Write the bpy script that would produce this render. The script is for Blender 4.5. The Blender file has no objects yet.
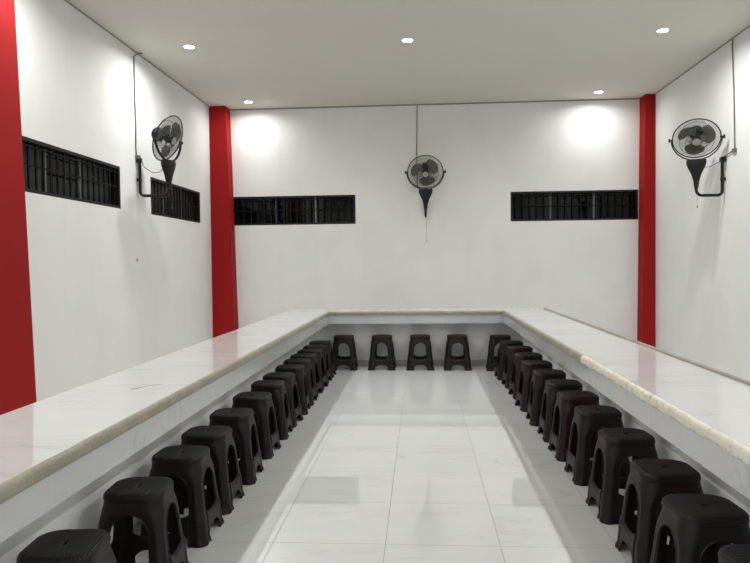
import bpy, math, random
from mathutils import Vector, Matrix
S = bpy.context.scene
COL = S.collection
PI = math.pi
random.seed(7)

# ---------------------------------------------------------------- camera
F_PX = 656.678
CAM_H = 1.4801
yaw, pitch, roll = -0.069156, 0.027511, -0.011174
cy, sy, cp, sp, cr, sr = (math.cos(yaw), math.sin(yaw), math.cos(pitch), math.sin(pitch), math.cos(roll), math.sin(roll))
fwd = Vector((sy*cp, cy*cp, -sp)); rgt = Vector((cy, -sy, 0)); up = rgt.cross(fwd)
r2 = rgt*cr + up*sr; u2 = -rgt*sr + up*cr
cd = bpy.data.cameras.new('camera'); cam = bpy.data.objects.new('camera', cd); COL.objects.link(cam)
cd.sensor_fit = 'HORIZONTAL'; cd.sensor_width = 36.0; cd.lens = F_PX/750*36.0
cd.clip_start = 0.05; cd.clip_end = 100
M = Matrix.Identity(4)
for i in range(3):
    M[i][0] = r2[i]; M[i][1] = u2[i]; M[i][2] = -fwd[i]
M[0][3], M[1][3], M[2][3] = 0, 0, CAM_H
cam.matrix_world = M
S.camera = cam

# ---------------------------------------------------------------- world and exposure
w = bpy.data.worlds.new('world'); S.world = w; w.use_nodes = True
w.node_tree.nodes['Background'].inputs[0].default_value = (0.012, 0.014, 0.02, 1)
w.node_tree.nodes['Background'].inputs[1].default_value = 1.0
S.view_settings.view_transform = 'Standard'
S.view_settings.look = 'None'
S.view_settings.gamma = 1
S.view_settings.use_curve_mapping = False
S.view_settings.exposure = 1.65
LAMP_STRENGTH = 14.0             # glow of each downlight's frosted lens
LAMP_WATTS = 9.2                 # light thrown down by each downlight
LAMP_SPREAD = math.radians(164)
LAMP_COLOR = (0.985, 1.0, 0.985, 1)
S.cycles.max_bounces = 10
S.cycles.diffuse_bounces = 6
S.cycles.blur_glossy = 0.1
S.cycles.sample_clamp_indirect = 6.0

# ---------------------------------------------------------------- room numbers (metres)
WL, WR, WB, HC = -3.49, 3.756, 11.06, 4.127
YR = -2.0                         # wall behind the camera
WT = 0.16                         # wall thickness
CIL, COLX, CIR, COR = -1.2786, -1.9105, 1.1331, 1.7592
CZ, FZ, CF, CB = 0.8097, 0.6366, 9.1331, 9.755
CY0 = 0.0
TX, TY, TS = -0.797, 3.4163, 0.6
ZT, ZB = 2.642, 2.152             # window head and sill

# ---------------------------------------------------------------- mesh helpers
class MB:
    def __init__(s): s.v = []; s.f = []
    def add(s, vs, fs):
        b = len(s.v); s.v += [tuple(v) for v in vs]; s.f += [tuple(b+i for i in f) for f in fs]; return s
    def box(s, x0, x1, y0, y1, z0, z1):
        vs = [(x0,y0,z0),(x1,y0,z0),(x1,y1,z0),(x0,y1,z0),(x0,y0,z1),(x1,y0,z1),(x1,y1,z1),(x0,y1,z1)]
        return s.add(vs, [(0,3,2,1),(4,5,6,7),(0,1,5,4),(1,2,6,5),(2,3,7,6),(3,0,4,7)])
    def prism(s, poly, z0, z1):
        n = len(poly)
        vs = [(x,y,z0) for x,y in poly]+[(x,y,z1) for x,y in poly]
        fs = [tuple(reversed(range(n))), tuple(range(n,2*n))]+[(i,(i+1)%n,n+(i+1)%n,n+i) for i in range(n)]
        return s.add(vs, fs)
    def tube(s, pts, r, n=8, closed=False, cap=True):
        pts = [Vector(p) for p in pts]; m = len(pts)
        rr = r if isinstance(r, (list, tuple)) else [r]*m
        vs = []; ref = None
        for i, p in enumerate(pts):
            if closed: t = pts[(i+1)%m]-pts[i-1]
            else: t = pts[min(i+1,m-1)]-pts[max(i-1,0)]
            t.normalize()
            if ref is None:
                ref = Vector((0,0,1)) if abs(t.z) < .9 else Vector((1,0,0))
            a = ref - t*ref.dot(t); a.normalize(); ref = a; b = t.cross(a)
            for k in range(n):
                q = 2*PI*k/n; vs.append(p + (a*math.cos(q)+b*math.sin(q))*rr[i])
        fs = []
        for i in range(m if closed else m-1):
            j = (i+1)%m
            for k in range(n):
                fs.append((i*n+k, i*n+(k+1)%n, j*n+(k+1)%n, j*n+k))
        if cap and not closed:
            fs += [tuple(reversed(range(n))), tuple(range((m-1)*n, m*n))]
        return s.add(vs, fs)
    def lathe(s, prof, n=24, mat=None, cap=True):
        # prof: (radius, height) along +z
        vs = []
        for r, z in prof:
            for k in range(n):
                q = 2*PI*k/n; vs.append(Vector((r*math.cos(q), r*math.sin(q), z)))
        m = len(prof)
        fs = [(i*n+k, i*n+(k+1)%n, (i+1)*n+(k+1)%n, (i+1)*n+k) for i in range(m-1) for k in range(n)]
        if cap: fs += [tuple(reversed(range(n))), tuple(range((m-1)*n, m*n))]
        if mat is not None: vs = [mat @ v for v in vs]
        return s.add(vs, fs)
    def rings(s, rings, cap0=False, cap1=False):
        n = len(rings[0]); vs = [p for r in rings for p in r]; m = len(rings)
        fs = [(i*n+k, i*n+(k+1)%n, (i+1)*n+(k+1)%n, (i+1)*n+k) for i in range(m-1) for k in range(n)]
        if cap0: fs.append(tuple(reversed(range(n))))
        if cap1: fs.append(tuple(range((m-1)*n, m*n)))
        return s.add(vs, fs)
    def slab(s, outer, inner):
        # two grids (rows x cols) closed along their border
        R, C = len(outer), len(outer[0]); vs = [p for r in outer for p in r]+[p for r in inner for p in r]; o = R*C
        fs = []
        for i in range(R-1):
            for j in range(C-1):
                a, b, c, d = i*C+j, i*C+j+1, (i+1)*C+j+1, (i+1)*C+j
                fs += [(a,b,c,d), (o+d,o+c,o+b,o+a)]
        for j in range(C-1):
            fs += [(j+1, j, o+j, o+j+1), ((R-1)*C+j, (R-1)*C+j+1, o+(R-1)*C+j+1, o+(R-1)*C+j)]
        for i in range(R-1):
            fs += [(i*C, (i+1)*C, o+(i+1)*C, o+i*C), ((i+1)*C+C-1, i*C+C-1, o+i*C+C-1, o+(i+1)*C+C-1)]
        return s.add(vs, fs)
    def build(s, name, mat, parent=None, smooth=None, mat4=None):
        vs = s.v if mat4 is None else [tuple(mat4 @ Vector(v)) for v in s.v]
        me = bpy.data.meshes.new(name); me.from_pydata(vs, [], s.f); me.update()
        me.materials.append(mat)
        if smooth is not None:
            me.polygons.foreach_set('use_smooth', [True]*len(me.polygons))
            me.set_sharp_from_angle(angle=math.radians(smooth))
        o = bpy.data.objects.new(name, me); COL.objects.link(o)
        if parent: o.parent = parent
        return o

def tag(o, label=None, cat=None, group=None, kind=None):
    if label: o['label'] = label
    if cat: o['category'] = cat
    if group: o['group'] = group
    if kind: o['kind'] = kind
    return o
def empty(name, loc=(0,0,0), rz=0):
    o = bpy.data.objects.new(name, None); COL.objects.link(o)
    o.location = loc; o.rotation_euler = (0,0,rz); o.empty_display_size = 0.1
    return o
def copy_tree(o, parent=None):
    c = o.copy(); COL.objects.link(c)
    if parent: c.parent = parent
    for ch in list(o.children): copy_tree(ch, c)
    return c

# ---------------------------------------------------------------- material helpers
class NT:
    def __init__(s, name):
        s.m = bpy.data.materials.new(name); s.m.use_nodes = True
        s.t = s.m.node_tree; s.b = s.t.nodes['Principled BSDF']; s.out = s.t.nodes['Material Output']
    def n(s, typ, **kw):
        nd = s.t.nodes.new(typ)
        for k, v in kw.items():
            if k.startswith('i_'):
                key = k[2:]
                nd.inputs[int(key) if key.isdigit() else key].default_value = v
            else: setattr(nd, k, v)
        return nd
    def l(s, a, b): s.t.links.new(a, b)
    def math(s, op, a, b=None, c=None, clamp=False):
        nd = s.t.nodes.new('ShaderNodeMath'); nd.operation = op; nd.use_clamp = clamp
        for i, x in enumerate((a, b, c)):
            if x is None: continue
            if isinstance(x, (int, float)): nd.inputs[i].default_value = x
            else: s.l(x, nd.inputs[i])
        return nd.outputs[0]
    def mix(s, fac, a, b):
        nd = s.t.nodes.new('ShaderNodeMix'); nd.data_type = 'RGBA'
        for sock, x in ((nd.inputs[0], fac), (nd.inputs[6], a), (nd.inputs[7], b)):
            if isinstance(x, (int, float)): sock.default_value = x
            elif isinstance(x, tuple): sock.default_value = (*x, 1) if len(x) == 3 else x
            else: s.l(x, sock)
        return nd.outputs[2]
    def noise(s, vec, scale, detail=4, rough=.5, dist=0):
        nd = s.n('ShaderNodeTexNoise'); nd.inputs['Scale'].default_value = scale
        nd.inputs['Detail'].default_value = detail; nd.inputs['Roughness'].default_value = rough
        nd.inputs['Distortion'].default_value = dist
        if vec is not None: s.l(vec, nd.inputs['Vector'])
        return nd.outputs['Fac']
    def ramp(s, fac, lo, hi):
        nd = s.n('ShaderNodeMapRange'); nd.inputs[1].default_value = lo; nd.inputs[2].default_value = hi
        s.l(fac, nd.inputs[0]); return nd.outputs[0]
    def bump(s, h, strength, dist):
        nd = s.n('ShaderNodeBump'); nd.inputs['Strength'].default_value = strength; nd.inputs['Distance'].default_value = dist
        s.l(h, nd.inputs['Height']); s.l(nd.outputs[0], s.b.inputs['Normal'])

def plain(name, col, rough=.5, metal=0, spec=.5, var=.12, scale=30):
    m = NT(name); b = m.b
    tc = m.n('ShaderNodeTexCoord')
    f = m.noise(tc.outputs['Object'], scale, 3)
    c2 = tuple(min(1, x*(1+var)) for x in col); c1 = tuple(x*(1-var) for x in col)
    m.l(m.mix(f, c1, c2), b.inputs['Base Color'])
    b.inputs['Roughness'].default_value = rough; b.inputs['Metallic'].default_value = metal
    b.inputs['Specular IOR Level'].default_value = spec
    return m.m

def plaster(name, base, dirt, amount):
    m = NT(name); b = m.b
    g = m.n('ShaderNodeNewGeometry'); pos = g.outputs['Position']
    big = m.noise(pos, .9, 6, .62, .4)
    mp = m.n('ShaderNodeMapping'); mp.inputs['Scale'].default_value = (5, 5, .35); m.l(pos, mp.inputs['Vector'])
    streak = m.noise(mp.outputs[0], 1.0, 4, .6)
    d = m.math('MULTIPLY', m.ramp(big, .42, .78), amount)
    d2 = m.math('MULTIPLY', m.ramp(streak, .5, .85), amount*.3)
    fine = m.noise(pos, 14, 5, .7)
    d3 = m.math('MULTIPLY', m.ramp(fine, .55, .9), amount*.35)
    tot = m.math('ADD', m.math('ADD', d, d2), d3, clamp=True)
    m.l(m.mix(tot, base, dirt), b.inputs['Base Color'])
    b.inputs['Roughness'].default_value = .75; b.inputs['Specular IOR Level'].default_value = .25
    m.bump(m.noise(pos, 35, 5, .65), .15, .004)
    return m.m

def marble(name, base, vein, axes, origin, size, joint, rough, grout=(.30,.30,.29), veinamt=.5, seed=0.0, jx=True, jy=True, ior=1.62):
    """white veined glazed tile; axes = which world axes the joints run on"""
    m = NT(name); b = m.b
    g = m.n('ShaderNodeNewGeometry'); sx = m.n('ShaderNodeSeparateXYZ'); m.l(g.outputs['Position'], sx.inputs[0])
    u = m.math('DIVIDE', m.math('SUBTRACT', sx.outputs[axes[0]], origin[0]), size[0])
    v = m.math('DIVIDE', m.math('SUBTRACT', sx.outputs[axes[1]], origin[1]), size[1])
    cu, cv = m.math('FLOOR', u), m.math('FLOOR', v)
    cmb = m.n('ShaderNodeCombineXYZ'); m.l(cu, cmb.inputs[0]); m.l(cv, cmb.inputs[1]); cmb.inputs[2].default_value = seed
    wn = m.n('ShaderNodeTexWhiteNoise'); wn.noise_dimensions = '3D'; m.l(cmb.outputs[0], wn.inputs['Vector'])
    vm = m.n('ShaderNodeVectorMath'); vm.operation = 'SCALE'; m.l(wn.outputs['Color'], vm.inputs[0]); vm.inputs['Scale'].default_value = 20
    va = m.n('ShaderNodeVectorMath'); va.operation = 'ADD'; m.l(g.outputs['Position'], va.inputs[0]); m.l(vm.outputs[0], va.inputs[1])
    mp = m.n('ShaderNodeMapping'); mp.inputs['Rotation'].default_value = (.3, .2, .55); mp.inputs['Scale'].default_value = (.75, 2.6, 2.0)
    m.l(va.outputs[0], mp.inputs['Vector'])
    n1 = m.noise(mp.outputs[0], 1.25, 6, .55, .9)
    ridge = m.math('ABSOLUTE', m.math('SUBTRACT', n1, .5))
    vein1 = m.math('SUBTRACT', 1.0, m.ramp(ridge, .0, .03), clamp=True)
    cloud = m.ramp(m.noise(mp.outputs[0], .9, 4, .6, .3), .42, .8)
    gate = m.ramp(m.noise(va.outputs[0], 1.7, 2), .42, .62)
    tot = m.math('ADD', m.math('MULTIPLY', m.math('MULTIPLY', vein1, gate), veinamt), m.math('MULTIPLY', cloud, veinamt*.35), clamp=True)
    c = m.mix(tot, base, vein)
    shade = m.math('MULTIPLY_ADD', wn.outputs['Value'], .04, .97)
    hv = m.n('ShaderNodeHueSaturation'); m.l(c, hv.inputs['Color']); m.l(shade, hv.inputs['Value'])
    def line(t, sz):
        fr = m.math('FRACT', t); dd = m.math('MINIMUM', fr, m.math('SUBTRACT', 1.0, fr))
        return m.math('LESS_THAN', dd, joint/2/sz)
    k = None
    if jx: k = line(u, size[0])
    if jy:
        k2 = line(v, size[1]); k = k2 if k is None else m.math('MAXIMUM', k, k2)
    m.l(m.mix(k, hv.outputs[0], grout), b.inputs['Base Color'])
    m.l(m.math('MULTIPLY_ADD', k, .5, rough), b.inputs['Roughness'])
    b.inputs['IOR'].default_value = ior
    return m.m

MAT = {}
MAT['wall'] = plaster('white_wall_paint', (.80,.80,.785), (.67,.67,.655), .5)
MAT['ceil'] = plaster('ceiling_paint', (.63,.61,.55), (.58,.56,.505), .4)
MAT['red'] = plaster('red_paint', (.325,.0055,.0055), (.25,.005,.005), .6)
MAT['gap_shade'] = plain('painted_gap_shadow', (.30,.29,.275), .8)
MAT['floor'] = marble('floor_tile', (.765,.77,.765), (.49,.49,.48), (0,1), (TX,TY), (TS,TS), .004, .012, veinamt=.24, ior=1.8)
MAT['top'] = marble('countertop_tile', (.745,.74,.74), (.46,.46,.46), (0,1), (CIL,3.02), (3.0,.6), .003, .035, (.52,.52,.51), .38, 3.0, jx=False)
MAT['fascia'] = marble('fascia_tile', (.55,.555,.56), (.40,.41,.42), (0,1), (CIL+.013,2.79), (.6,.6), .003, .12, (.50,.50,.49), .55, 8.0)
MAT['pedestal'] = plaster('pedestal_paint', (.88,.88,.87), (.74,.74,.73), .4)
MAT['skirt'] = plain('grey_skirting_tile', (.48,.475,.455), .3, var=.08, scale=8)
MAT['black'] = plain('black_metal', (.009,.009,.0095), .45, spec=.3)
MAT['bar'] = plain('black_grille_paint', (.005,.005,.0055), .5, spec=.15)
MAT['alu'] = plain('grey_aluminium', (.22,.23,.25), .4, .3)
MAT['blue'] = plain('painted_blue_glow', (.03,.035,.16), .4)  # bluish reflected glow at the window, painted as one mullion's colour
MAT['fanblade'] = plain('smoky_fan_blade', (.15,.147,.122), .35)
MAT['wire'] = plain('dark_guard_wire', (.05,.05,.05), .4, .3)
MAT['hub'] = plain('grey_hub_badge', (.36,.34,.27), .35, .3)
MAT['cable'] = plain('grey_cable', (.14,.135,.125), .6)
MAT['white_plastic'] = plain('white_plastic', (.75,.74,.72), .4, var=.04)

def trim_mat(name, a, b_, c, fleck=.8):
    m = NT(name); g = m.n('ShaderNodeNewGeometry')
    f = m.noise(g.outputs['Position'], 6, 6, .7, .5); f2 = m.noise(g.outputs['Position'], 28, 5, .7)
    base = m.mix(m.ramp(f, .35, .7), a, b_)
    m.l(m.mix(m.ramp(f2, .55, fleck), base, c), m.b.inputs['Base Color'])
    m.b.inputs['Roughness'].default_value = .6
    m.bump(m.noise(g.outputs['Position'], 40, 6, .75), .6, .01)
    return m.m
MAT['trim_grey'] = trim_mat('beige_grey_cement', (.40,.375,.30), (.30,.285,.235), (.52,.49,.40))
MAT['trim_cream'] = trim_mat('chipped_cream_cement', (.93,.90,.82), (.84,.79,.67), (.58,.45,.24), .66)
MAT['lip'] = trim_mat('grey_cement', (.42,.40,.34), (.34,.33,.28), (.46,.44,.38))

def glass_mat(name, col, tint):
    m = NT(name); b = m.b
    tc = m.n('ShaderNodeTexCoord'); f = m.noise(tc.outputs['Object'], 3, 3)
    m.l(m.mix(f, col, tuple(c*.8 for c in col)), b.inputs['Base Color'])
    b.inputs['Roughness'].default_value = tint; b.inputs['IOR'].default_value = 1.5; b.inputs['Specular IOR Level'].default_value = .22
    return m.m
MAT['pane_dark'] = glass_mat('dark_night_glass', (.004,.0045,.005), .04)
MAT['pane_grey'] = glass_mat('frosted_grey_lit_glass', (.045,.049,.046), .3)  # frosted panes; grey of the reflected lit room is put into the colour

def lens_mat(name, k):
    m = NT(name); t = m.t
    e = m.n('ShaderNodeEmission'); e.inputs[0].default_value = LAMP_COLOR; e.inputs[1].default_value = LAMP_STRENGTH*k
    m.l(e.outputs[0], m.out.inputs['Surface']); t.nodes.remove(m.b)
    return m.m
MAT['lens'] = lens_mat('lamp_lens', 1.0)
MAT['lens_dim'] = lens_mat('dim_lamp_lens', .7)

def stool_mat(name, col):
    m = NT(name); b = m.b
    tc = m.n('ShaderNodeTexCoord'); f = m.noise(tc.outputs['Object'], 9, 4, .6)
    m.l(m.mix(f, tuple(c*.8 for c in col), tuple(c*1.2 for c in col)), b.inputs['Base Color'])
    b.inputs['Roughness'].default_value = .42; b.inputs['Specular IOR Level'].default_value = .3
    m.bump(m.noise(tc.outputs['Object'], 260, 2), .12, .001)
    return m.m
def seat_mat(name, col):
    m = NT(name); b = m.b
    tc = m.n('ShaderNodeTexCoord'); f = m.noise(tc.outputs['Object'], 9, 4, .6)
    m.l(m.mix(f, tuple(c*.8 for c in col), tuple(c*1.2 for c in col)), b.inputs['Base Color'])
    b.inputs['Roughness'].default_value = .45; b.inputs['Specular IOR Level'].default_value = .3
    sx = m.n('ShaderNodeSeparateXYZ'); m.l(tc.outputs['Object'], sx.inputs[0])
    rib = m.math('SINE', m.math('MULTIPLY', sx.outputs[0], 2*PI/.0125))
    top = m.math('GREATER_THAN', sx.outputs[2], .466)
    m.bump(m.math('MULTIPLY', rib, top), .55, .0020)
    return m.m
STOOL_COL = {'brown': (.0125,.0085,.0070), 'maroon': (.0230,.0080,.0088), 'plum': (.0170,.0086,.0096), 'olive': (.0140,.0130,.0100)}
STOOL_MAT = {k: (seat_mat(k+'_seat_plastic', c), stool_mat(k+'_plastic', c)) for k, c in STOOL_COL.items()}

# ---------------------------------------------------------------- room shell
def struct(mb, name, mat, smooth=None):
    return tag(mb.build(name, mat, None, smooth), kind='structure')
struct(MB().box(WL-WT, WR+WT, YR-WT, WB+WT, -.12, 0), 'floor', MAT['floor'])
struct(MB().box(WL-WT, WR+WT, YR-WT, WB+WT, HC, HC+.12), 'ceiling', MAT['ceil'])

WIN_L = [(5.40, 7.486), (8.35, 10.28)]
WIN_B = [(-3.20, -1.082), (1.503, 3.571)]
def wall_with_holes(lo, hi, holes, mk):
    """boxes round the window holes; mk(a0,a1,z0,z1) adds a box along the wall"""
    mk(lo, hi, 0, ZB); mk(lo, hi, ZT, HC)
    edges = [lo]+[e for h in holes for e in h]+[hi]
    for i in range(0, len(edges), 2): mk(edges[i], edges[i+1], ZB, ZT)
mb = MB(); wall_with_holes(YR-WT, WB+WT, WIN_L, lambda a,b,z0,z1: mb.box(WL-WT, WL, a, b, z0, z1)); struct(mb, 'wall_left', MAT['wall'])
mb = MB(); wall_with_holes(WL, WR, WIN_B, lambda a,b,z0,z1: mb.box(a, b, WB, WB+WT, z0, z1)); struct(mb, 'wall_back', MAT['wall'])
struct(MB().box(WR, WR+WT, YR-WT, WB+WT, 0, HC), 'wall_right', MAT['wall'])
struct(MB().box(WL, WR, YR-WT, YR, 0, HC), 'wall_rear', MAT['wall'])

# solid strips coloured as the shadow line where the ceiling board meets the walls
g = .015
struct(MB().box(WL, WL+g, YR, WB, HC-.011, HC), 'shadow_strip_1', MAT['gap_shade'])
struct(MB().box(WR-g, WR, YR, WB, HC-.011, HC), 'shadow_strip_2', MAT['gap_shade'])
struct(MB().box(WL+g, WR-g, WB-g, WB, HC-.022, HC), 'shadow_strip_3', MAT['gap_shade'])

# red pillars
def pillar(x0, x1, y0, y1, lean=0, f0=0, f1=0):
    m = MB(); c = .012
    def ring(z, yb, k):
        return [(x0+f0*k,y0,z),(x1+f1*k,y0,z),(x1+f1*k,yb,z),(x0+f0*k,yb,z)]
    m.rings([ring(0, y1+lean, 1), ring(HC-.002, y1, 0)], True, True)
    return m
tag(pillar(WL, -3.205, 4.45, 5.055, .205).build('pillar', MAT['red']), 'wide red pillar on the left wall nearest the camera', 'pillar', None, 'structure')
tag(pillar(WL, -3.205, 10.795, WB, 0, 0, .09).build('pillar', MAT['red']), 'red pillar in the far left corner of the room', 'pillar', None, 'structure')
tag(pillar(3.595, WR, 10.795, WB, 0, -.045, 0).build('pillar', MAT['red']), 'narrow red pillar in the far right corner', 'pillar', None, 'structure')

# ---------------------------------------------------------------- windows: black frame, grille, mullions, panes
def window(idx, lo, hi, place, mulls, panes, n_bars, mullmats):
    """place(a0,a1,d0,d1,z0,z1) -> box args; a along the wall, d = depth outwards from the room face"""
    r = empty('window_%d' % idx, ((place(lo,hi,0,0,ZB,ZB)[0]+place(lo,hi,0,0,ZB,ZB)[1])/2, (place(lo,hi,0,0,ZB,ZB)[2]+place(lo,hi,0,0,ZB,ZB)[3])/2, ZB))
    tag(r, kind='structure')
    inv = Matrix.Translation(-r.location)
    def B(*bs):
        m = MB()
        for b in bs: m.box(*place(*b))
        return m
    t = .032
    B((lo,hi,.004,.15,ZB,ZB+t),(lo,hi,.004,.15,ZT-t,ZT),(lo,lo+t,.004,.15,ZB+t,ZT-t),(hi-t,hi,.004,.15,ZB+t,ZT-t)).build('window_frame', MAT['black'], r, None, inv)
    zm = (ZB+ZT)/2+.005
    B((lo+t,hi-t,.016,.026,zm-.007,zm+.007)).build('grille_rail', MAT['bar'], r, None, inv)
    B((lo+t,hi-t,.016,.026,ZT-.075,ZT-.063)).build('grille_rail', MAT['bar'], r, None, inv)
    for k in range(n_bars):
        a = lo+t+(hi-lo-2*t)*(k+.5)/n_bars
        B((a-.009,a+.009,.026,.042,ZB+t,ZT-t)).build('grille_bar', MAT['bar'], r, None, inv)
    ed = [lo+t]+mulls+[hi-t]
    for a, mm in zip(mulls, mullmats):
        B((a-.02,a+.02,.085,.12,ZB+t,ZT-t)).build('mullion', mm, r, None, inv)
    for i in range(len(ed)-1):
        p0 = ed[i]+(.02 if i else 0); p1 = ed[i+1]-(.02 if i < len(ed)-2 else 0)
        B((p0,p1,.10,.108,ZB+t,ZT-t)).build('pane', panes[i], r, None, inv)
pl = lambda a0,a1,d0,d1,z0,z1: (WL-d1, WL-d0, a0, a1, z0, z1)
pb = lambda a0,a1,d0,d1,z0,z1: (a0, a1, WB+d0, WB+d1, z0, z1)
D, G = MAT['pane_dark'], MAT['pane_grey']
window(1, *WIN_L[0], pl, [6.08, 6.74], [G, D, G], 17, [MAT['alu']]*2)
window(2, *WIN_L[1], pl, [9.00, 9.66], [G, G, G], 16, [MAT['alu']]*2)
window(3, *WIN_B[0], pb, [-2.45, -1.765], [D, D, D], 18, [MAT['blue'], MAT['alu']])
window(4, *WIN_B[1], pb, [2.18, 2.885], [D, D, D], 17, [MAT['alu'], MAT['alu']])

# ---------------------------------------------------------------- recessed downlights
def downlight(lens, k):
    r = empty('recessed_downlight')
    m = MB(); n = 28
    prof = [(.058,-.001),(.060,-.006),(.072,-.007),(.080,-.004),(.081,0.0)]
    m.lathe(prof, n, cap=False); m.build('trim_ring', MAT['white_plastic'], r, 40)
    l = MB().lathe([(.0588,-.0038),(.0588,-.0012)], n); l.build('lens', lens, r, 40)
    ld = bpy.data.lights.new('downlight_beam', 'AREA'); ld.shape = 'DISK'; ld.size = .11; ld.energy = LAMP_WATTS*k
    ld.color = LAMP_COLOR[:3]; ld.spread = LAMP_SPREAD
    lo = bpy.data.objects.new('downlight_beam', ld); COL.objects.link(lo); lo.parent = r; lo.location = (0,0,-.0085)
    return r
DL = [(-2.765,7.85,'ceiling downlight above the left wall fan, left one of the nearer row'),
      (-.127,7.88,'ceiling downlight in the middle of the ceiling, above the central aisle'),
      (2.812,7.85,'ceiling downlight high at right, near the right wall fan'),
      (-2.763,10.58,'small ceiling downlight beside the far left red pillar'),
      (2.816,10.59,'small ceiling downlight beside the far right red pillar')]
for yy in (5.12, 2.39, -.34):
    for xx, nm in ((-2.77,'left'),(2.81,'right')):
        DL.append((xx, yy, 'ceiling downlight overhead, %s one of the pair %s the camera' % (nm, {5.12:'second in front of',2.39:'nearest in front of',-.34:'just behind'}[yy])))
DLP = {}
for i, (x, y, lab) in enumerate(DL):
    kd = 'lens_dim' if y > 10 else 'lens'
    if kd in DLP: o = copy_tree(DLP[kd])
    else: o = DLP[kd] = downlight(MAT[kd], .4 if kd == 'lens_dim' else 1.0)
    o.location = (x, y, HC); tag(o, lab, 'ceiling light', 'recessed downlights')

# ---------------------------------------------------------------- U-shaped counter
ctr = tag(empty('bar_counter', (0, CF, 0)), 'long U-shaped counter with white marble tile top and fascia around the stools', 'counter')
inv = Matrix.Translation((0, -CF, 0))
def U(xl, xr, yb, y0=CY0): return [(xl,y0),(xl,yb),(xr,yb),(xr,y0)]
def u_prism(a, b, z0, z1):
    # ring between outer U (a = xl, xr, yb) and inner U (b)
    o = U(*a); i = U(*b)
    return MB().prism(list(reversed(o)) + i, z0, z1) if False else MB().prism([o[3],o[2],o[1],o[0],i[0],i[1],i[2],i[3]], z0, z1)
e = .022
u_prism((COLX,COR,CB), (CIL-e,CIR+e,CF+e), CZ-.04, CZ).build('countertop', MAT['top'], ctr, None, inv)
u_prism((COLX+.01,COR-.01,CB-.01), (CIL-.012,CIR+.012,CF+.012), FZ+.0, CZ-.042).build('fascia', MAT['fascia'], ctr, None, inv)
u_prism((-1.84,1.69,9.69), (-1.555,1.41,9.42), 0, FZ-.001).build('pedestal', MAT['pedestal'], ctr, None, inv)
u_prism((-1.5545,1.4095,9.4195), (-1.545,1.40,9.41), 0, .09).build('skirting', MAT['skirt'], ctr, None, inv)
# rounded cement nosing swept along the inner edge (profile: outward offset into the aisle, height)
prof = []
for k in range(9):
    a = PI/2*k/8
    prof.append((.006-.018+.018*math.sin(a), CZ+.002-.018+.018*math.cos(a)))
prof = [(-e, CZ+.002)]+prof+[(.006, CZ-.040), (.001, CZ-.046), (-e, CZ-.046)]
rnd = random.Random(3)
def nosing(path, mat, wob):
    # path: list of (x, y, nx, ny): n = mitre direction towards the aisle
    rings = []
    for (x, y, nx, ny) in path:
        j = [rnd.uniform(-wob, wob) for _ in range(3)]
        rings.append([(x+nx*(d+ (j[0] if d > -.01 else 0)), y+ny*(d+(j[0] if d > -.01 else 0)), z+(j[1] if z < CZ-.03 else j[2]*.4)) for d, z in prof])
    m = MB(); m.rings(rings, True, True)
    return m.build('edge_trim', mat, ctr, 50, inv)
def seg(a, b, n): return [a+(b-a)*k/n for k in range(n+1)]
nosing([(CIL, y, 1, 0) for y in seg(CY0, CF-.02, 150)]+[(CIL, CF, 1, -1)]+[(x, CF, 0, -1) for x in seg(CIL+.03, CIR-.03, 30)]+[(CIR, CF, -1, -1)]+[(CIR, y, -1, 0) for y in seg(CF-.02, 4.75, 70)], MAT['trim_grey'], .0016)
tag(nosing([(CIR, y, -1, 0) for y in seg(4.748, CY0, 110)], MAT['trim_cream'], .0065), 'chipped cream stretch of the edge trim, right side')
# raised cement lip along the outer edge of the right arm
MB().tube([(COR-.008, y, CZ+.004) for y in seg(CY0, CB-.3, 40)], .015, 8).build('back_lip', MAT['lip'], ctr, 60, inv)
# thin dark crack on the left arm
pts = [(-1.585,3.46),(-1.57,3.475),(-1.555,3.50),(-1.54,3.53),(-1.53,3.56),(-1.50,3.585),(-1.485,3.60),(-1.465,3.60)]
m = MB()
wd = [.001,.010,.008,.002,.001,.005,.007,.001]
for i in range(len(pts)-1):
    (x0,y0),(x1,y1) = pts[i],pts[i+1]; w0,w1 = wd[i],wd[i+1]
    m.prism([(x0-w0,y0),(x0+w0,y0),(x1+w1,y1),(x1-w1,y1)], CZ-.002, CZ+.0006)
tag(m.build('crack', MAT['cable'], ctr, None, inv), 'thin dark crack in the tile of the left arm')

# ---------------------------------------------------------------- plastic stools
HS = .475
def lerp_tab(z, tab):
    for (z0, a0), (z1, a1) in zip(tab, tab[1:]):
        if z <= z1:
            t = max(0, (z-z0)/(z1-z0)); return a0+(a1-a0)*t
    return tab[-1][1]
W_TAB = [(0,.193),(.018,.190),(.03,.184),(.140,.1760),(.164,.1685),(.36,.150),(.452,.1425)]
R_TAB = [(0,.050),(.16,.052),(.36,.064),(.46,.076)]
def perim(l, z, off=0):
    """point on the quarter outline from the middle of the +x side (l=0) to the middle of the +y side"""
    w_ = lerp_tab(z, W_TAB)+off; r = lerp_tab(z, R_TAB)+off*.5
    s = w_-r; arc = PI/2*r
    if l <= s: return (w_, l)
    if l <= s+arc:
        a = (l-s)/r; return (s+r*math.cos(a), s+r*math.sin(a))
    return (s-(l-s-arc), w_)
def total(z, off=0):
    w_ = lerp_tab(z, W_TAB)+off; r = lerp_tab(z, R_TAB)+off*.5
    return 2*(w_-r)+PI/2*r
ZARCH, ZSPR, AOPEN = .383, .275, .096
def aopen(z):
    if z >= ZARCH: return 0.0
    if z >= ZSPR:
        t = (z-ZSPR)/(ZARCH-ZSPR); return AOPEN*(1-t**2.2)**.5*(1-.06*1)
    if z >= .155: return AOPEN*.94+(ZSPR-z)*.06
    return .0915+.003*(.155-z)/.155
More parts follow.
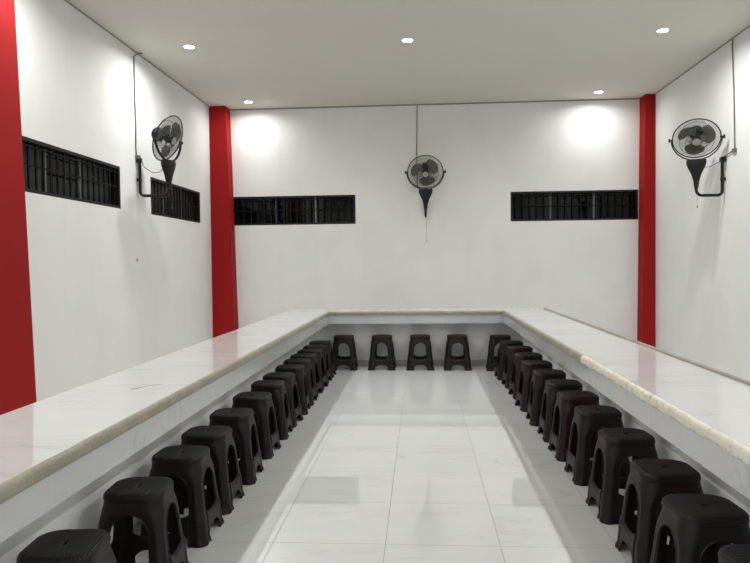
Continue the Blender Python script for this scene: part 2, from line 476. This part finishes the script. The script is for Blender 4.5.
def zs_leg():
    zz = [0,.018,.030,.06,.10,.135,.142,.151,.160,.17,.20,.235,.275,.295,.312,.328,.342,.354,.364,.372,.378,.381,.383,.388]
    return zz
def leg_mesh():
    NC = 26; outer, inner = [], []
    for z in zs_leg():
        a = aopen(z); T = total(z); ro, ri = [], []
        for j in range(NC):
            t = j/(NC-1)
            if t < .08: tt = t*.5
            elif t > .92: tt = 1-(1-t)*.5
            else: tt = .04+(t-.08)/.84*.92
            l = a+(T-2*a)*tt
            edge = min(t, 1-t)
            lip = .0045*max(0, 1-edge/.07) if z < .384 else 0
            mid = abs(t-.5)*2
            bul = .0055*max(0, 1-(mid/.55)**6)*min(1, max(0, (.388-z)/.05))
            x, y = perim(l*total(z, lip+bul)/T, z, lip+bul); ro.append((x, y, z))
            x, y = perim(l*total(z, -.0045)/T, z, -.0045); ri.append((x, y, z))
        outer.append(ro); inner.append(ri)
    return MB().slab(outer, inner)
def rail_mesh():
    NC = 17; outer, inner = [], []
    for i in range(9):
        t = i/8
        ro, ri = [], []
        for j in range(NC):
            y = -.0965+.193*j/(NC-1); q = (y/.0965)
            ztop = .150+.022*abs(q)**3.0; zbot = .078-.040*abs(q)**3.5
            z = zbot+(ztop-zbot)*t
            wv = lerp_tab(min(z,.14), W_TAB)+.0045-.010*max(0,(t-.75)/.25)**2
            ro.append((wv, y, z)); ri.append((wv-.006, y, z))
        outer.append(ro); inner.append(ri)
    return MB().slab(outer, inner)
def seat_mesh():
    n = 72
    def ring(z, w_, r):
        s = w_-r; P = []
        tot = 8*s+2*PI*r
        for k in range(n):
            l = tot*k/n; q = tot/4; qi = int(l//q); ll = l-qi*q
            if ll <= s: p = (w_, ll)
            elif ll <= s+PI/2*r:
                a = (ll-s)/r; p = (s+r*math.cos(a), s+r*math.sin(a))
            else: p = (s-(ll-s-PI/2*r), w_)
            c, sn = [(1,0),(0,1),(-1,0),(0,-1)][qi]
            P.append((p[0]*c-p[1]*sn, p[0]*sn+p[1]*c, z))
        return P
    hole = lambda z, k_: [(.009*k_*math.cos(2*PI*i/n), .020*k_*math.sin(2*PI*i/n), z) for i in range(n)]
    rings = [ring(.388,.1430,.066), ring(.445,.138,.072), hole(.462,.9), hole(HS-.0035,.95), hole(HS-.002,1.15)]
    h, o = hole(HS-.002,1.15), ring(HS,.122,.085)
    for t in (.3,.6): rings.append([tuple(h[i][c]*(1-t)+o[i][c]*t for c in range(3)) for i in range(n)])
    rings += [ring(HS,.122,.085), ring(HS-.001,.130,.083), ring(HS-.005,.1385,.081), ring(HS-.012,.1425,.080), ring(HS-.024,.1440,.079), ring(HS-.030,.1438,.078), ring(HS-.033,.1412,.077), ring(HS-.06,.1425,.074), ring(.388,.1478,.067), ring(.388,.1430,.066)]
    return MB().rings(rings)
def make_stool(kind):
    sm, bm_ = STOOL_MAT[kind]
    r = empty('plastic_stool')
    seat_mesh().build('seat', sm, r, 35)
    lm = leg_mesh().build('leg', bm_, r, 40); rm = rail_mesh().build('stretcher', bm_, r, 40)
    for k in range(1, 4):
        a = lm.copy(); COL.objects.link(a); a.parent = r; a.rotation_euler = (0,0,k*PI/2)
        b = rm.copy(); COL.objects.link(b); b.parent = r; b.rotation_euler = (0,0,k*PI/2)
    return r
PROTO = {}
def stool(x, y, rz, kind, label, group, size=.985):
    if kind not in PROTO:
        PROTO[kind] = o = make_stool(kind)
    else: o = copy_tree(PROTO[kind])
    o.location = (x, y, 0); o.rotation_euler = (0, 0, rz); o.scale = (size,)*3; tag(o, label, 'stool', group)
ORD = ['first','second','third','fourth','fifth','sixth','seventh','eighth','ninth','tenth','eleventh','twelfth','thirteenth','fourteenth']
LY = [2.315,2.946,3.478,3.929,4.446,5.036,5.578,5.999,6.494,6.919,7.329,7.744,8.146,8.603]
rr = random.Random(11)
for i, y in enumerate(LY):
    lab = ('dark brown plastic stool cut off at the bottom left corner, nearest under the left counter' if i == 0 else
           '%s dark brown plastic stool from the camera along the left counter' % ORD[i] if i < 13 else
           'farthest dark brown plastic stool of the left row, next to the back row')
    stool(-1.325+rr.uniform(-.006,.006), y+(.012 if y < 3 else .035*max(0, min(1, (8.3-y)/3))), math.radians(rr.uniform(-4,4)) + (math.radians(5) if i < 2 else 0), 'brown', lab, 'stools along the left counter', .962)
BX = [(-1.085,9.19,'brown','leftmost stool of the back row, partly hidden by the left row'),
      (-.547,9.20,'brown','second stool from the left in the back row under the far counter'),
      (-.014,9.20,'brown','third stool from the left in the back row under the far counter'),
      (.505,9.19,'brown','fourth stool from the left in the back row under the far counter'),
      (1.09,9.14,'brown','rightmost stool of the back row, in the corner by the right row')]
for k, (x, y, kd, lab) in enumerate(BX): stool(x, y, math.radians([3,-1,1,-1,-4][k]), kd, 'dark brown plastic '+lab, 'stools in the back row')
RY = [(1.17,2.265,'olive'),(1.163,2.779,'olive'),(1.187,3.288,'plum'),(1.195,3.921,'plum'),(1.20,4.557,'plum'),(1.19,5.089,'maroon'),(1.193,5.596,'plum'),(1.176,6.132,'plum'),(1.165,6.715,'maroon'),(1.175,7.30,'plum'),(1.17,7.903,'brown'),(1.145,8.453,'brown')]
CW = {'olive':'olive black','plum':'dark plum brown','maroon':'reddish maroon','brown':'dark brown'}
for i, (x, y, kd) in enumerate(RY):
    lab = ('olive black plastic stool cut off at the bottom right corner of the photo' if i == 0 else
           'olive black plastic stool second from the camera in the right row, ribbed seat' if i == 1 else
           '%s plastic stool, %s from the camera along the right counter' % (CW[kd], ORD[i]))
    stool(x, y, math.radians(rr.uniform(-4,4)) + PI/2, kd, lab, 'stools along the right counter')

# ---------------------------------------------------------------- wall fans
def arc3(c, a, b, r, t0, t1, n=8):
    return [tuple(Vector(c)+Vector(a)*r*math.cos(t0+(t1-t0)*k/n)+Vector(b)*r*math.sin(t0+(t1-t0)*k/n)) for k in range(n+1)]
def wall_fan(loc, rz, pan, tilt, A, label, chain, blade_rot, GR=.288):
    """local: wall is the plane y=0, the room lies towards -y; pan/tilt aim the head"""
    f = tag(empty('wall_fan', loc, rz), label, 'fan', 'black wall fans')
    # local z=0 is the pivot height of the fan head
    # bracket pipe
    pipe = [(0,-.035,-.25),(0,-.035,-.645)]+[(0,-.035-.055*(1-math.cos(q)),-.645-.055*math.sin(q)) for q in [PI/2*k/6 for k in range(1,7)]]
    pipe += [(0,-A+.07,-.70)]+[(0,-A+.07-.07*math.sin(q),-.70+.07*(1-math.cos(q))) for q in [PI/2*k/6 for k in range(1,7)]]+[(0,-A,-.40)]
    br = MB().tube(pipe, .0185, 12).build('bracket', MAT['black'], f, 50)
    c = MB().box(-.028,.028,-.058,-.0005,-.29,-.235); c.build('wall_clamp', MAT['black'], br)
    MB().box(-.024,.024,-.05,-.0005,-.52,-.485).build('wall_clamp', MAT['black'], br)
    # head: everything that swings about the upright pipe
    H = Matrix.Translation((0,-A,0)) @ Matrix.Rotation(pan, 4, 'Z')
    ga = MB(); rings = []
    for z, wx, wy in [(-.61,.024,.024),(-.53,.034,.032),(-.45,.058,.044),(-.39,.090,.056),(-.34,.112,.062),(-.30,.114,.062),(-.285,.105,.058)]:
        z += (.302-GR)*.9*(z+.62)/.33
        rings.append([(wx*math.copysign(abs(math.cos(q))**.6, math.cos(q)), wy*math.copysign(abs(math.sin(q))**.6, math.sin(q)), z) for q in [2*PI*k/20 for k in range(20)]])
    ga.rings(rings, True, True).build('oscillator_housing', MAT['black'], f, 40, H)
    yk = MB(); R = GR+.02; outer, inner = [], []
    for k in range(29):
        q = PI+PI*k/28
        outer.append([(R*math.cos(q), -.014, R*.93*math.sin(q)), (R*math.cos(q), .014, R*.93*math.sin(q))])
        inner.append([((R-.014)*math.cos(q), -.014, (R-.014)*.93*math.sin(q)), ((R-.014)*math.cos(q), .014, (R-.014)*.93*math.sin(q))])
    yk.slab(outer, inner)
    y_o = yk.build('yoke', MAT['black'], f, 40, H)
    for s in (-1, 1):
        k_ = MB().lathe([(.012,GR-.012),(.012,GR+.023),(.024,GR+.025),(.026,GR+.033),(.022,GR+.045)], 14, H @ Matrix.Rotation(s*PI/2, 4, 'Y'))
        k_.build('tilt_knob', MAT['black'], y_o, 40)
    # tilting head; its own axis points out of the front, local -y
    T = H @ Matrix.Rotation(tilt, 4, 'X') @ Matrix.Rotation(PI/2, 4, 'X')     # lathe +z -> -y (front)
    mo = MB().lathe([(.03,-.205),(.062,-.20),(.080,-.18),(.082,-.11),(.072,-.09),(.03,-.075),(.012,-.06),(.012,.0)], 24, T)
    mo.build('motor', MAT['black'], f, 40)
    gm = MB(); ns = 72
    for sgn, dep in ((1,.085),(-1,.085)):
        for k in range(ns):
            q = 2*PI*k/ns; P = []
            for t in (0.17,.35,.55,.75,.9,.975,1.0):
                P.append((GR*t*math.cos(q+.35*sgn*(1-t)), GR*t*math.sin(q+.35*sgn*(1-t)), sgn*dep*(1-t**4)))
            gm.tube(P, .0017, 4, cap=False)
        for t in (.17,.45,.72):
            gm.tube([(GR*t*math.cos(2*PI*k/40), GR*t*math.sin(2*PI*k/40), sgn*dep*(1-t**4)+.0016*sgn) for k in range(40)], .0026, 5, True)
    gm.build('guard', MAT['wire'], f, 50, T)
    rm = MB().tube([(GR*math.cos(2*PI*k/56), GR*math.sin(2*PI*k/56), 0) for k in range(56)], .0075, 8, True)
    rm.build('guard_rim', MAT['black'], f, 60, T)
    MB().lathe([(.050,.080),(.050,.086),(.044,.091),(.02,.093)], 24).build('guard_badge', MAT['hub'], f, 40, T)
    MB().lathe([(.05,-.02),(.052,.03),(.044,.05),(.015,.056)], 20).build('hub', MAT['black'], f, 40, T)
    for b in range(3):
        bl = MB(); nr, nc = 10, 9; o_, i_ = [], []
        for i in range(nr):
            t = i/(nr-1); rad = .045+(GR-.095)*t
            half = math.radians(13+31*math.sin(min(1,t*1.25)*PI*.62)**1.2)*(1-.35*max(0,t-.8)/.2)
            sweep = math.radians(28)*t
            ro, ri = [], []
            for j in range(nc):
                u = j/(nc-1)*2-1
                q = sweep+half*u
                zz = -.026*u*(1-.35*t)+.008*t
                rd = rad*(1-.05*u*u*t)
                ro.append((rd*math.cos(q), rd*math.sin(q), zz)); ri.append((rd*math.cos(q), rd*math.sin(q), zz-.003))
            o_.append(ro); i_.append(ri)
        bl.slab(o_, i_)
        bl.build('fan_blade', MAT['fanblade'], f, 40, T @ Matrix.Rotation(2*PI*b/3+blade_rot, 4, 'Z'))
    # pull cord
    if chain:
        z0, z1 = chain
        pc = MB().tube([H @ Vector((.01,-.03,-.50)), H @ Vector((.012,-.032,(z0+z1)/2)), H @ Vector((.012,-.032,z1))], .0016, 5)
        p = pc.build('pull_cord', MAT['cable'], f)
        MB().lathe([(.003,.012),(.007,.006),(.008,-.006),(.004,-.012)], 10, H @ Matrix.Translation((.012,-.032,z1))).build('cord_knob', MAT['cable'], p, 50)
    return f
wall_fan((WL, 7.95, 3.05), PI/2, math.radians(-9), math.radians(24), .40, 'black wall fan on the left wall seen from its side', (-.7,-.86), .4)
wall_fan((.095, WB, 2.95), 0, 0, math.radians(33), .345, 'black wall fan in the middle of the back wall', (-.9,-1.12), .35)
wall_fan((WR, 8.40, 2.975), -PI/2, math.radians(69), math.radians(40), .345, 'black wall fan on the right wall with its grille facing the camera', (-.74,-.84), .0, .27)

# cables feeding the fans
def cable(runs, boxes, label, r=.007):
    m = MB()
    for pts, rad in runs: m.tube(pts, rad, 6)
    o = tag(m.build('power_cable', MAT['cable'], None, 60), label, 'cable', 'fan power cables')
    for b in boxes: MB().box(*b).build('junction_box', MAT['cable'], o)
x = WL+.009
cable([([(x+.07,7.99,HC-.012),(x+.03,7.95,HC-.03),(x,7.91,HC-.07),(x,7.905,3.6),(x+.001,7.92,3.2),(x,7.91,2.95),(x,7.92,2.84)], .0075),
       ([(x+.04,7.94,2.81),(x+.09,7.94,2.70),(x+.19,7.95,2.63),(x+.28,7.95,2.64),(x+.33,7.95,2.70)], .0045)],
      [(WL,WL+.05,7.90,7.95,2.80,2.845)], 'grey cable running down the left wall to its fan')
y = WB-.009
cable([([(-.03,y,HC-.035),(-.032,y,3.8),(-.045,y,3.3),(-.04,y,2.75),(.03,y-.01,2.69)], .0075)], [], 'thin grey cable running down the back wall to its fan')
x = WR-.009
cable([([(x,8.20,HC-.02),(x,8.205,4.0),(x,8.165,3.5),(x,8.135,2.81),(x-.005,8.15,2.785),(x-.01,8.40,2.74),(x-.015,8.42,2.72)], .0075),
       ([(x-.03,8.42,2.70),(x-.16,8.44,2.63),(x-.27,8.45,2.63)], .004)],
      [(WR-.03,WR,8.10,8.17,2.755,2.80)], 'dark cable running down the right wall to its fan')

# small beige plug left in the wall below the left fan
wp = tag(empty('wall_plug', (WL, 7.893, 1.555)), 'tiny beige wall plug with a dark hole on the left wall under its fan', 'wall plug')
MB().lathe([(.030,0),(.028,.003),(.012,.004)], 12, Matrix.Rotation(PI/2, 4, 'Y')).build('plug', plain('beige_filler', (.55,.50,.36), .7, var=.25, scale=60), wp)
MB().lathe([(.010,.004),(.009,.0055)], 10, Matrix.Translation((0,.008,.006)) @ Matrix.Rotation(PI/2, 4, 'Y')).build('hole', MAT['cable'], wp)
